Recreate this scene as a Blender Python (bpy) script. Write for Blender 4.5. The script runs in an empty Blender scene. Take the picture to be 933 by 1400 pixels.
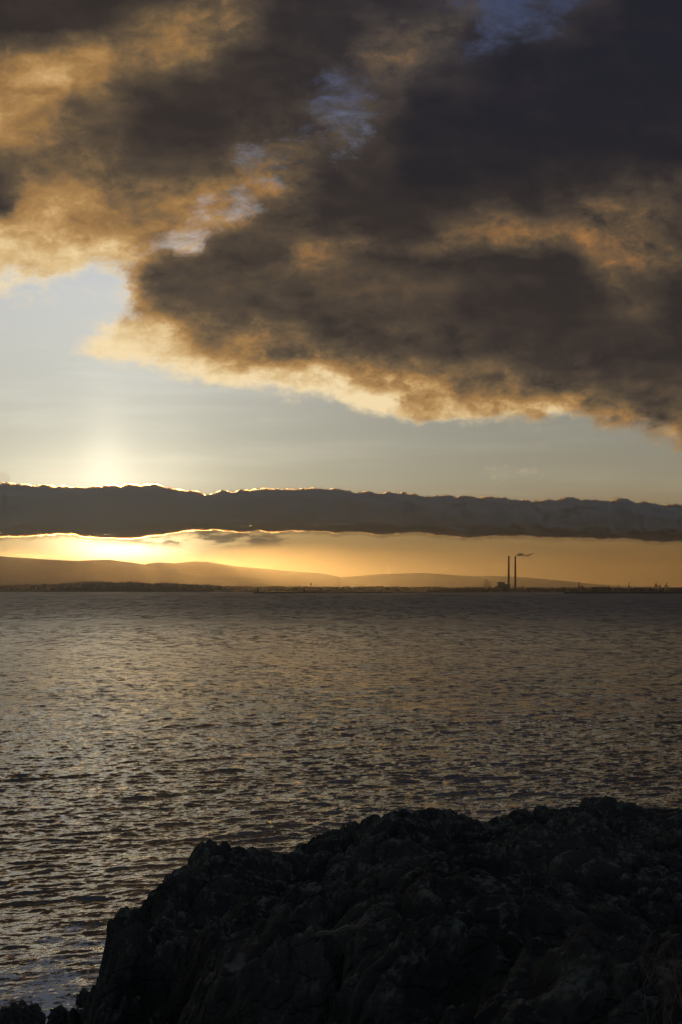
import bpy, bmesh, math, random
import numpy as np
from mathutils import Vector

random.seed(7)
SC = bpy.context.scene
COL = SC.collection
PI = math.pi

# ------------------------------------------------------------------ constants
F = 1740.0            # focal length in photo pixels (933 x 1400)
CX, HY = 466.5, 805.5  # horizon row of the photo
EYE = 18.0            # eye height above the sea (m)
SUN_AZ = math.atan((158 - CX) / F)
SUN_EL = math.atan((805.5 - 704) / F)


def srgb(r, g, b):
    f = lambda c: (c / 255 / 12.92) if c / 255 <= 0.04045 else ((c / 255 + 0.055) / 1.055) ** 2.4
    return (f(r), f(g), f(b), 1.0)


# ------------------------------------------------------------------ node helper
class NT:
    def __init__(self, tree):
        self.t = tree
        self.n = tree.nodes
        self.l = tree.links

    def new(self, typ, **kw):
        nd = self.n.new(typ)
        for k, v in kw.items():
            setattr(nd, k, v)
        return nd

    def put(self, sock, v):
        if v is None:
            return
        if isinstance(v, bpy.types.NodeSocket):
            self.l.new(v, sock)
        else:
            sock.default_value = v

    def m(self, op, a, b=None, c=None, clamp=False):
        nd = self.new('ShaderNodeMath', operation=op, use_clamp=clamp)
        for i, v in enumerate((a, b, c)):
            self.put(nd.inputs[i], v)
        return nd.outputs[0]

    def vm(self, op, a, b=None, scale=None):
        nd = self.new('ShaderNodeVectorMath', operation=op)
        self.put(nd.inputs[0], a)
        if b is not None:
            self.put(nd.inputs[1], b)
        if scale is not None:
            self.put(nd.inputs['Scale'], scale)
        return nd.outputs[1] if op in ('DOT_PRODUCT', 'LENGTH', 'DISTANCE') else nd.outputs[0]

    def xyz(self, x, y, z=0.0):
        nd = self.new('ShaderNodeCombineXYZ')
        for i, v in enumerate((x, y, z)):
            self.put(nd.inputs[i], v)
        return nd.outputs[0]

    def sep(self, v):
        nd = self.new('ShaderNodeSeparateXYZ')
        self.put(nd.inputs[0], v)
        return nd.outputs

    def ss(self, v, a, b, lo=0.0, hi=1.0, lin=False):
        nd = self.new('ShaderNodeMapRange', interpolation_type='LINEAR' if lin else 'SMOOTHSTEP', clamp=True)
        for i, x in enumerate((v, a, b, lo, hi)):
            self.put(nd.inputs[i], x)
        return nd.outputs[0]

    def noise(self, vec, scale, detail=4, rough=0.5, lac=2.0, dist=0.0, color=False, kind='FBM', dims='3D'):
        nd = self.new('ShaderNodeTexNoise', noise_dimensions=dims)
        nd.noise_type = kind
        self.put(nd.inputs['Vector'], vec)
        nd.inputs['Scale'].default_value = scale
        nd.inputs['Detail'].default_value = detail
        nd.inputs['Roughness'].default_value = rough
        nd.inputs['Lacunarity'].default_value = lac
        nd.inputs['Distortion'].default_value = dist
        return nd.outputs['Color' if color else 'Fac']

    def mix(self, f, a, b, mode='MIX'):
        nd = self.new('ShaderNodeMix', data_type='RGBA', blend_type=mode)
        nd.clamp_factor = True
        self.put(nd.inputs[0], f)
        self.put(nd.inputs[6], a)
        self.put(nd.inputs[7], b)
        return nd.outputs[2]

    def fcurve(self, x, pts, vec=False):
        nd = self.new('ShaderNodeFloatCurve')
        cm = nd.mapping
        cm.use_clip = True
        c = cm.curves[0]
        while len(c.points) < len(pts):
            c.points.new(0.5, 0.5)
        for p, (a, b) in zip(c.points, pts):
            p.location = (a, b)
            p.handle_type = 'AUTO_CLAMPED'
        cm.update()
        self.put(nd.inputs['Value'], x)
        return nd.outputs[0]

    def rgbcurve(self, vec, r, g, b=None):
        nd = self.new('ShaderNodeRGBCurve')
        cm = nd.mapping
        cm.use_clip = False
        for ci, pts in ((0, r), (1, g), (2, b)):
            if pts is None:
                continue
            c = cm.curves[ci]
            while len(c.points) < len(pts):
                c.points.new(0.5, 0.5)
            for p, (x, y) in zip(c.points, pts):
                p.location = (x, y)
                p.handle_type = 'AUTO_CLAMPED'
        cm.update()
        self.put(nd.inputs['Color'], vec)
        return nd.outputs[0]

    def ramp(self, x, stops, interp='LINEAR'):
        nd = self.new('ShaderNodeValToRGB')
        cr = nd.color_ramp
        cr.interpolation = interp
        while len(cr.elements) < len(stops):
            cr.elements.new(0.5)
        for e, (p, c) in zip(cr.elements, stops):
            e.position = p
            e.color = c
        self.put(nd.inputs[0], x)
        return nd.outputs[0]


# ------------------------------------------------------------------ world: sunset sky with clouds
def build_world():
    w = bpy.data.worlds.new("World")
    SC.world = w
    w.use_nodes = True
    t = NT(w.node_tree)
    t.n.clear()
    tc = t.new('ShaderNodeTexCoord')
    d = tc.outputs['Generated']
    X, Y, Z = t.sep(t.vm('NORMALIZE', d))
    Yc = t.m('MAXIMUM', Y, 0.12)
    u = t.m('DIVIDE', X, Yc)
    v = t.m('DIVIDE', Z, Yc)
    U = t.m('MULTIPLY_ADD', u, F / 933, 0.5)          # 0..1 across the bay view
    P = t.m('MULTIPLY_ADD', v, -F, HY)                # rows measured down from the zenith side

    # nishita base for the part of the sky outside the bay view and for ambient light
    sky = t.new('ShaderNodeTexSky', sky_type='NISHITA')
    sky.sun_disc = False
    sky.sun_elevation = SUN_EL
    sky.sun_rotation = SUN_AZ
    sky.altitude = 10
    sky.air_density = 1.0
    sky.dust_density = 2.0
    sky.ozone_density = 2.0
    nish = t.vm('SCALE', sky.outputs[0], scale=0.08)

    # sun aureole
    sdir = Vector((math.sin(SUN_AZ) * math.cos(SUN_EL), math.cos(SUN_AZ) * math.cos(SUN_EL), math.sin(SUN_EL)))
    dU = t.m('MULTIPLY', t.m('SUBTRACT', U, 158 / 933), 933.0)

    # ---- clear sky, by height, dimming away from the sun
    Pn = t.m('MULTIPLY', P, 1 / 1000.0)
    clear = t.ramp(Pn, [
        (0.000, srgb(68, 78, 106)), (0.13, srgb(86, 96, 124)), (0.26, srgb(134, 142, 155)),
        (0.40, srgb(160, 161, 159)), (0.52, srgb(161, 160, 151)), (0.60, srgb(162, 159, 144)),
        (0.66, srgb(170, 162, 138)), (0.73, srgb(164, 134, 84)), (0.77, srgb(136, 102, 57)),
        (0.805, srgb(108, 76, 39))])
    gain = t.fcurve(U, [(0.0, 0.88), (0.17, 0.94), (0.35, 0.76), (0.5, 0.62), (0.7, 0.49), (1.0, 0.42)])
    gain = t.m('MULTIPLY', gain, 1.9)
    clear = t.vm('SCALE', clear, scale=gain)
    warm = t.ss(U, 0.5, 1.0)
    clear = t.mix(t.m('MULTIPLY', warm, t.ss(P, 560.0, 760.0)), clear, t.vm('MULTIPLY', clear, (1.0, 0.92, 0.84)))
    # high thin streaks
    st = t.noise(t.xyz(t.m('MULTIPLY', u, 2.2), t.m('MULTIPLY', v, 26.0), 3.1), 1.6, 5, 0.55)
    st = t.m('MULTIPLY', t.ss(st, 0.46, 0.75), t.ss(P, 380.0, 520.0))
    clear = t.vm('SCALE', clear, scale=t.m('MULTIPLY_ADD', st, 0.16, 1.0))
    # glow below and above the bank, pillar
    def gauss(cx, cy, sx, sy):
        a = t.m('DIVIDE', t.m('SUBTRACT', U, cx / 933), sx / 933)
        b = t.m('DIVIDE', t.m('SUBTRACT', P, cy), sy)
        s = t.m('ADD', t.m('MULTIPLY', a, a), t.m('MULTIPLY', b, b))
        return t.m('EXPONENT', t.m('MULTIPLY', s, -1.0))
    g1 = t.vm('SCALE', (1.0, 0.74, 0.34), scale=t.m('MULTIPLY', gauss(150, 745, 150, 32), 0.85))
    g1 = t.vm('ADD', g1, t.vm('SCALE', (1.0, 0.76, 0.40), scale=t.m('MULTIPLY', gauss(168, 748, 75, 17), 3.2)))
    g2 = t.vm('SCALE', (1.0, 0.88, 0.64), scale=t.m('MULTIPLY', gauss(140, 658, 140, 60), 0.38))
    g4 = t.vm('SCALE', (1.0, 0.88, 0.65), scale=t.m('MULTIPLY', gauss(145, 660, 34, 95), 0.22))
    glow = t.vm('ADD', t.vm('ADD', g1, g2), g4)
    clear = t.vm('ADD', clear, glow)

    # ---- domain warp shared by the cloud layers
    q = t.xyz(u, t.m('MULTIPLY', v, 1.35), 0.7)
    w1 = t.vm('SUBTRACT', t.noise(q, 7.0, 6, 0.55, color=True), (0.5, 0.5, 0.5))
    w2 = t.vm('SUBTRACT', t.noise(q, 27.0, 7, 0.62, color=True), (0.5, 0.5, 0.5))
    wx, wy, _ = t.sep(t.vm('ADD', t.vm('SCALE', w1, scale=1.0), t.vm('SCALE', w2, scale=0.42)))
    Uw = t.m('MULTIPLY_ADD', wx, 0.13, U)
    Pw = t.m('MULTIPLY_ADD', wy, 96.0, P)

    # ---- cloud deck: cover (A) and brightness (L) over azimuth, one curve per height
    rows = [
        (0,   "99999999997633799", "11112321111211100"),
        (40,  "99999999998745999", "11124431123111000"),
        (80,  "99999999999689999", "45544311132100000"),
        (120, "99999998689999999", "56532111221100000"),
        (160, "99999997589999999", "65321112210000000"),
        (200, "99999967699999999", "44321132110000000"),
        (240, "99999879999999999", "24432342110001122"),
        (280, "99998489999999999", "26545522111112332"),
        (312, "99995999999999999", "76555222212344432"),
        (330, "99995999999999999", "87655223323342343"),
        (350, "99879999999999999", "88873223211111343"),
        (385, "32169999999999999", "88762222222111121"),
        (420, "11148999999999999", "77763222222111121"),
        (455, "00168999999999999", "77886443222211111"),
        (482, "00489999999999999", "88998653322221111"),
        (512, "00014799999999999", "99999998754332222"),
        (540, "00000124799999999", "99999999997543322"),
        (563, "00000000168998899", "99999999998766543"),
        (584, "00000000011230246", "99999999998877665"),
        (606, "00000000000000000", "99999999998877665"),
    ]
    uuu = t.xyz(Uw, Uw, 0.0)
    cur = None
    for i, (py, a, l) in enumerate(rows):
        xs = [j / 16 for j in range(17)]
        nd = t.rgbcurve(uuu, [(x, int(c) / 9) for x, c in zip(xs, a)], [(x, int(c) / 9) for x, c in zip(xs, l)])
        if cur is None:
            cur = nd
        else:
            cur = t.mix(t.ss(Pw, float(rows[i - 1][0]), float(py), lin=True), cur, nd)
    A, L, _ = t.sep(cur)
    n1 = t.noise(q, 15.0, 10, 0.62)
    n2 = t.noise(t.vm('ADD', t.vm('MULTIPLY', q, (1.0, 1.25, 1.0)), t.vm('SCALE', w1, scale=0.14)), 36.0, 10, 0.66)
    n3 = t.noise(t.vm('ADD', t.vm('MULTIPLY', q, (1.0, 1.9, 1.0)), t.vm('SCALE', w2, scale=0.08)), 62.0, 8, 0.62)
    nn = t.m('ADD', t.m('MULTIPLY', t.m('SUBTRACT', n1, 0.5), 1.0), t.m('MULTIPLY', t.m('SUBTRACT', n2, 0.5), 0.85))
    nn = t.m('ADD', nn, t.m('MULTIPLY', t.m('SUBTRACT', n3, 0.5), 0.45))
    A2 = t.ss(t.m('ADD', A, t.m('MULTIPLY', nn, 1.0)), 0.14, 0.80)
    # the side of each billow that faces the sun is lighter
    qe = t.vm('ADD', t.vm('MULTIPLY', q, (1.0, 1.2, 1.0)), t.vm('SCALE', w2, scale=0.045))
    e0 = t.noise(qe, 13.0, 9, 0.58)
    e1 = t.noise(t.vm('ADD', qe, (-0.0075, -0.0125, 0.0)), 13.0, 9, 0.58)
    emb = t.m('SUBTRACT', e0, e1)
    Lw = t.m('MULTIPLY', t.ss(L, 0.10, 0.42), t.ss(L, 1.05, 0.65, 0.40, 1.0))
    Ld = t.m('ADD', t.m('MULTIPLY', nn, t.m('MULTIPLY_ADD', Lw, 0.40, 0.06)), t.m('MULTIPLY', emb, t.m('MULTIPLY_ADD', Lw, 1.05, 0.22)))
    Ld = t.m('ADD', Ld, t.m('MULTIPLY', t.m('SUBTRACT', e0, 0.5), t.m('MULTIPLY_ADD', Lw, 0.24, 0.13)))
    Ld = t.m('MULTIPLY', Ld, t.ss(U, 0.10, 0.55, 0.62, 1.0))
    Lf = t.m('ADD', L, Ld, clamp=True)
    # thin edges transmit more light
    edge = t.m('MULTIPLY', t.m('SUBTRACT', 1.0, A2), t.m('MULTIPLY', t.ss(U, 1.0, 0.2, 0.10, 0.30), t.ss(P, 150.0, 340.0, 0.15, 1.0)))
    Lf = t.m('ADD', Lf, edge, clamp=True)
    cc = t.ramp(Lf, [
        (0.0, srgb(38, 36, 39)), (0.111, srgb(52, 46, 44)), (0.222, srgb(74, 64, 55)), (0.333, srgb(95, 80, 62)),
        (0.444, srgb(122, 98, 69)), (0.555, srgb(152, 115, 71)), (0.666, srgb(174, 134, 83)),
        (0.777, srgb(202, 162, 107)), (0.888, srgb(228, 197, 144)), (1.0, srgb(252, 226, 178))])
    # far from the sun the cloud takes the blue of the upper sky
    blue = t.m('MULTIPLY', t.m('MULTIPLY', t.ss(U, 0.20, 0.70), t.ss(P, 330.0, 60.0)), t.ss(P, -700.0, -150.0))
    cc = t.mix(blue, cc, t.vm('MULTIPLY', cc, (0.86, 0.95, 1.20)))
    wr = t.m('MULTIPLY', t.m('MULTIPLY', t.ss(U, 0.25, 0.6), t.ss(P, 480.0, 400.0)), t.ss(Lf, 0.2, 0.5))
    cc = t.mix(wr, cc, t.vm('MULTIPLY', cc, (0.96, 0.87, 0.87)))
    deck = t.mix(A2, clear, cc)

    # ---- long low bank over the hills
    top = [(0, 658), (20, 661), (60, 661), (100, 664), (130, 663), (170, 662), (212, 661), (250, 668), (280, 672), (300, 671),
           (330, 669), (370, 666), (410, 667), (450, 666), (490, 671), (540, 672), (580, 676), (620, 677), (660, 678), (700, 680),
           (740, 683), (765, 679), (800, 681), (830, 683), (845, 681), (880, 687), (933, 690)]
    bot = [(0, 738), (50, 737), (90, 733), (130, 729), (160, 726), (190, 731), (230, 737), (260, 741), (290, 738), (320, 730),
           (350, 727), (400, 727), (440, 729), (500, 731), (560, 732), (600, 733), (640, 736), (700, 735), (740, 736), (800, 738),
           (860, 740), (933, 743)]
    qb = t.xyz(t.m('MULTIPLY', u, 1.0), t.m('MULTIPLY', v, 1.5), 4.4)
    vb1 = t.noise(qb, 26.0, 8, 0.55)
    vb2 = t.noise(t.xyz(u, t.m('MULTIPLY', v, 3.2), 8.8), 20.0, 7, 0.6)
    Ub = t.m('ADD', U, t.m('MULTIPLY', t.m('SUBTRACT', vb1, 0.5), 0.03))
    ft = t.m('MULTIPLY_ADD', t.fcurve(Ub, [(x / 933, (y - 640) / 120) for x, y in top]), 120.0, 640.0)
    fb = t.m('MULTIPLY_ADD', t.fcurve(Ub, [(x / 933, (y - 640) / 120) for x, y in bot]), 120.0, 640.0)
    bump = t.new('ShaderNodeTexVoronoi', feature='SMOOTH_F1', voronoi_dimensions='2D')
    wb = t.vm('SUBTRACT', t.noise(qb, 60.0, 5, 0.6, color=True), (0.5, 0.5, 0.5))
    t.put(bump.inputs['Vector'], t.vm('ADD', t.xyz(u, t.m('MULTIPLY', v, 1.2), 0.0), t.vm('SCALE', wb, scale=0.012)))
    bump.inputs['Scale'].default_value = 62.0
    bump.inputs['Smoothness'].default_value = 0.25
    bump.inputs['Detail'].default_value = 2.5
    bump.inputs['Roughness'].default_value = 0.55
    bf = t.m('SUBTRACT', bump.outputs['Distance'], 0.42)
    fine = t.m('SUBTRACT', t.noise(qb, 95.0, 6, 0.6), 0.5)
    tw = t.m('ADD', t.m('MULTIPLY', t.m('SUBTRACT', vb1, 0.5), 12.0), t.m('ADD', t.m('MULTIPLY', bf, -8.0), t.m('MULTIPLY', fine, 9.0)))
    ht = t.m('ADD', t.m('SUBTRACT', t.m('ADD', P, tw), ft), 3.0)     # >0 below the top edge
    hb = t.m('SUBTRACT', t.m('ADD', fb, 3.0), t.m('MULTIPLY_ADD', t.m('SUBTRACT', vb2, 0.5), 34.0, P))     # >0 above the bottom edge
    a_t = t.ss(ht, -2.2, 3.0)
    a_b = t.ss(hb, -5.0, 6.0)
    bank = t.m('MULTIPLY', a_t, a_b)
    # loose rags under the bank on the left third
    rag = t.noise(t.xyz(u, t.m('MULTIPLY', v, 3.8), 1.7), 24.0, 8, 0.62)
    ragm = t.m('MULTIPLY', t.m('MULTIPLY', t.ss(P, 704.0, 722.0), t.ss(P, 754.0, 738.0)),
               t.m('MULTIPLY', t.ss(U, 0.10, 0.24, 0.10, 1.0), t.ss(U, 0.48, 0.38)))
    rag_c = t.m('MULTIPLY', t.ss(rag, 0.46, 0.56), ragm)
    hole = t.m('MULTIPLY', t.ss(rag, 0.53, 0.45), ragm)
    bank = t.m('MULTIPLY', bank, t.m('SUBTRACT', 1.0, t.m('MULTIPLY', hole, 0.85)))
    bank = t.m('MAXIMUM', bank, t.m('MULTIPLY', rag_c, 0.85))
    tb = t.ss(P, 664.0, 738.0)
    bl = t.noise(t.xyz(u, t.m('MULTIPLY', v, 2.6), 2.9), 17.0, 7, 0.6)
    bcol = t.ramp(tb, [(0.0, srgb(60, 58, 63)), (0.35, srgb(58, 52, 54)), (0.6, srgb(66, 56, 52)), (1.0, srgb(84, 70, 56))])
    low = t.m('MULTIPLY', t.ss(P, 690.0, 722.0), t.ss(bl, 0.44, 0.68))
    lleft = t.fcurve(U, [(0, 1.0), (0.2, 0.9), (0.36, 0.7), (0.5, 0.25), (1.0, 0.15)])
    bcol = t.mix(t.m('MULTIPLY', low, t.m('MULTIPLY', lleft, 0.6)), bcol, srgb(128, 104, 74))
    bsh = t.m('ADD', t.m('MULTIPLY', t.m('SUBTRACT', vb1, 0.5), 0.7), t.m('ADD', t.m('MULTIPLY', fine, 0.5), t.m('MULTIPLY', bf, -0.22)))
    bcol = t.vm('SCALE', bcol, scale=t.m('ADD', bsh, 1.0))
    # silver lining on the top edge and glowing under edge
    near = t.m('EXPONENT', t.m('MULTIPLY', t.m('ABSOLUTE', t.m('DIVIDE', dU, 190.0)), -1.0))
    rim_n = t.ss(t.noise(t.xyz(u, 0.0, 9.0), 45.0, 3, 0.5), 0.40, 0.62)
    rim = t.m('MULTIPLY', t.m('MULTIPLY', t.ss(ht, -4.5, -0.5), t.ss(ht, 2.8, -0.2)), rim_n)
    rimc = t.vm('SCALE', (1.0, 0.84, 0.58), scale=t.m('MULTIPLY_ADD', near, 1.25, 0.10))
    full = t.mix(t.m('MULTIPLY', rag_c, 0.85), deck, bcol)
    # little puff rising from the bank at the far left
    pf = t.m('MULTIPLY', t.ss(gauss(2, 655, 14, 12), 0.35, 0.7), 0.8)
    full = t.mix(pf, full, srgb(225, 210, 180))

    # ---- the rest of the dome: broken dusk cloud over the blue
    pz = t.m('MAXIMUM', Z, 0.06)
    qp = t.xyz(t.m('DIVIDE', X, pz), t.m('DIVIDE', Y, pz), 0.0)
    gen = t.ss(t.noise(qp, 0.55, 8, 0.58), 0.40, 0.60)
    gcl = t.mix(t.ss(Y, -0.15, 0.40), (0.105, 0.112, 0.140, 1.0), (0.140, 0.110, 0.082, 1.0))
    gcol = t.mix(gen, nish, gcl)
    fw = t.ss(Y, 0.45, 0.80)
    out = t.mix(fw, gcol, full)
    out = t.mix(t.ss(Z, -0.002, -0.02), out, (0.02, 0.02, 0.022, 1.0))
    bg = t.new('ShaderNodeBackground')
    t.put(bg.inputs['Color'], out)
    bg.inputs['Strength'].default_value = 1.0
    o = t.new('ShaderNodeOutputWorld')
    t.l.new(bg.outputs[0], o.inputs['Surface'])
    w.cycles.sampling_method = 'MANUAL'
    w.cycles.sample_map_resolution = 512


def build_camera():
    cam = bpy.data.cameras.new('camera')
    cam.sensor_fit = 'HORIZONTAL'
    cam.sensor_width = 36.0
    cam.lens = 36.0 * F / 933
    cam.shift_y = (HY - 700.0) / 933
    cam.clip_start = 0.05
    cam.clip_end = 60000
    o = bpy.data.objects.new('camera', cam)
    COL.objects.link(o)
    o.location = (0, 0, EYE)
    o.rotation_euler = (PI / 2, 0, 0)
    SC.camera = o


def build_sun():
    s = bpy.data.lights.new('sun', 'SUN')
    s.energy = SUN_E
    s.angle = math.radians(1.0)
    s.color = (1.0, 0.53, 0.15)
    o = bpy.data.objects.new('sun', s)
    COL.objects.link(o)
    o.rotation_euler = (PI / 2 - SUN_EL, 0, PI - SUN_AZ)
    return o

SUN_E = 3.9
build_world()
build_camera()
build_sun()
SC.view_settings.view_transform = 'Standard'
SC.view_settings.look = 'None'
SC.view_settings.exposure = 0.0
SC.view_settings.gamma = 1.0
SC.view_settings.use_curve_mapping = False


# ------------------------------------------------------------------ object helpers
def tag(o, label=None, cat=None, group=None, kind=None):
    if label: o['label'] = label
    if cat: o['category'] = cat
    if group: o['group'] = group
    if kind: o['kind'] = kind
    return o


def empty(name, loc, label=None, cat=None, group=None, rz=0.0):
    o = bpy.data.objects.new(name, None)
    COL.objects.link(o)
    o.location = loc
    o.rotation_euler = (0, 0, rz)
    return tag(o, label, cat, group)


def obj(name, bm, mat, parent=None, smooth=False):
    me = bpy.data.meshes.new(name)
    bmesh.ops.recalc_face_normals(bm, faces=bm.faces)
    bm.to_mesh(me)
    bm.free()
    me.materials.append(mat)
    if smooth:
        me.polygons.foreach_set('use_smooth', [True] * len(me.polygons))
    o = bpy.data.objects.new(name, me)
    COL.objects.link(o)
    if parent: o.parent = parent
    return o


def mesh_np(name, verts, quads, mat, parent=None, smooth=True, kind=None):
    me = bpy.data.meshes.new(name)
    nv, nf = len(verts), len(quads)
    k = quads.shape[1]
    me.vertices.add(nv)
    me.vertices.foreach_set('co', np.ascontiguousarray(verts, dtype=np.float32).ravel())
    me.loops.add(nf * k)
    me.loops.foreach_set('vertex_index', np.ascontiguousarray(quads, dtype=np.int32).ravel())
    me.polygons.add(nf)
    me.polygons.foreach_set('loop_start', np.arange(0, nf * k, k, dtype=np.int32))
    me.polygons.foreach_set('use_smooth', np.full(nf, smooth, dtype=bool))
    me.update(calc_edges=True)
    me.validate()
    me.materials.append(mat)
    o = bpy.data.objects.new(name, me)
    COL.objects.link(o)
    if parent: o.parent = parent
    if kind: o['kind'] = kind
    return o


def grid_quads(nr, nc):
    i = np.arange(nr - 1)[:, None] * nc + np.arange(nc - 1)[None, :]
    return np.stack([i, i + 1, i + nc + 1, i + nc], -1).reshape(-1, 4)


def box(bm, x0, x1, y0, y1, z0, z1):
    vs = [bm.verts.new((x, y, z)) for z in (z0, z1) for y in (y0, y1) for x in (x0, x1)]
    for f in ((0, 2, 3, 1), (4, 5, 7, 6), (0, 1, 5, 4), (2, 6, 7, 3), (0, 4, 6, 2), (1, 3, 7, 5)):
        bm.faces.new([vs[i] for i in f])


def lathe(bm, prof, n=20, cx=0.0, cy=0.0):
    rings = []
    for r, z in prof:
        rings.append([bm.verts.new((cx + r * math.cos(2 * PI * k / n), cy + r * math.sin(2 * PI * k / n), z)) for k in range(n)])
    for a, b in zip(rings, rings[1:]):
        for k in range(n):
            bm.faces.new((a[k], a[(k + 1) % n], b[(k + 1) % n], b[k]))
    bm.faces.new(rings[0][::-1])
    bm.faces.new(rings[-1])


def bar(bm, p, q, w, w2=None):
    """square bar from p to q"""
    p, q = Vector(p), Vector(q)
    w2 = w if w2 is None else w2
    d = (q - p).normalized()
    a = d.cross(Vector((0, 1, 0)))
    if a.length < 1e-3: a = Vector((1, 0, 0))
    a.normalize()
    b = d.cross(a)
    vs = []
    for c, ww in ((p, w), (q, w2)):
        for s, t in ((-1, -1), (1, -1), (1, 1), (-1, 1)):
            vs.append(bm.verts.new(c + a * s * ww / 2 + b * t * ww / 2))
    for f in ((0, 1, 2, 3), (7, 6, 5, 4), (0, 4, 5, 1), (1, 5, 6, 2), (2, 6, 7, 3), (3, 7, 4, 0)):
        bm.faces.new([vs[i] for i in f])


def wx(px, D):
    return (px - CX) / F * D


def wz(py, D):
    return EYE + (HY - py) / F * D


# ------------------------------------------------------------------ numpy noise
def _hash(ix, iy, s):
    h = (ix.astype(np.int64) * 374761393 + iy.astype(np.int64) * 668265263 + s * 982451653) & 0xffffffff
    h = ((h ^ (h >> 13)) * 1274126177) & 0xffffffff
    return ((h ^ (h >> 16)) & 0xffffff) / float(0xffffff)


def vnoise(x, y, s=0):
    ix, iy = np.floor(x), np.floor(y)
    fx, fy = x - ix, y - iy
    g = lambda a, b: (np.cos(2 * PI * _hash(ix + a, iy + b, s)) * (fx - a) + np.sin(2 * PI * _hash(ix + a, iy + b, s)) * (fy - b))
    sx, sy = fx ** 3 * (fx * (fx * 6 - 15) + 10), fy ** 3 * (fy * (fy * 6 - 15) + 10)
    a = g(0, 0) * (1 - sx) + g(1, 0) * sx
    b = g(0, 1) * (1 - sx) + g(1, 1) * sx
    return (a * (1 - sy) + b * sy) * 1.4


def fbm(x, y, o=5, s=0, r=0.5):
    t, a, n = 0, 1.0, 0
    for k in range(o):
        t = t + a * vnoise(x * 2 ** k, y * 2 ** k, s + k * 17)
        n += a
        a *= r
    return t / n


def worley(x, y, s=0):
    ix, iy = np.floor(x), np.floor(y)
    f1 = np.full(x.shape, 9.0)
    f2 = np.full(x.shape, 9.0)
    for a in (-1, 0, 1):
        for b in (-1, 0, 1):
            px = ix + a + _hash(ix + a, iy + b, s)
            py = iy + b + _hash(ix + a, iy + b, s + 91)
            d = np.hypot(x - px, y - py)
            f2 = np.minimum(np.maximum(f1, d), f2)
            f1 = np.minimum(f1, d)
    return f1, f2


# ------------------------------------------------------------------ materials
def new_mat(name):
    m = bpy.data.materials.new(name)
    m.use_nodes = True
    t = NT(m.node_tree)
    t.n.clear()
    o = t.new('ShaderNodeOutputMaterial')
    p = t.new('ShaderNodeBsdfPrincipled')
    t.l.new(p.outputs[0], o.inputs['Surface'])
    return m, t, p, o


def plain(name, c1, c2, scale=0.2, rough=0.85, stretch=(1, 1, 1)):
    m, t, p, o = new_mat(name)
    tc = t.new('ShaderNodeTexCoord').outputs['Object']
    n = t.noise(t.vm('MULTIPLY', tc, stretch), scale, 6, 0.6)
    t.put(p.inputs['Base Color'], t.mix(t.ss(n, 0.3, 0.7), (*c1, 1), (*c2, 1)))
    p.inputs['Roughness'].default_value = rough
    return m


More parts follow.
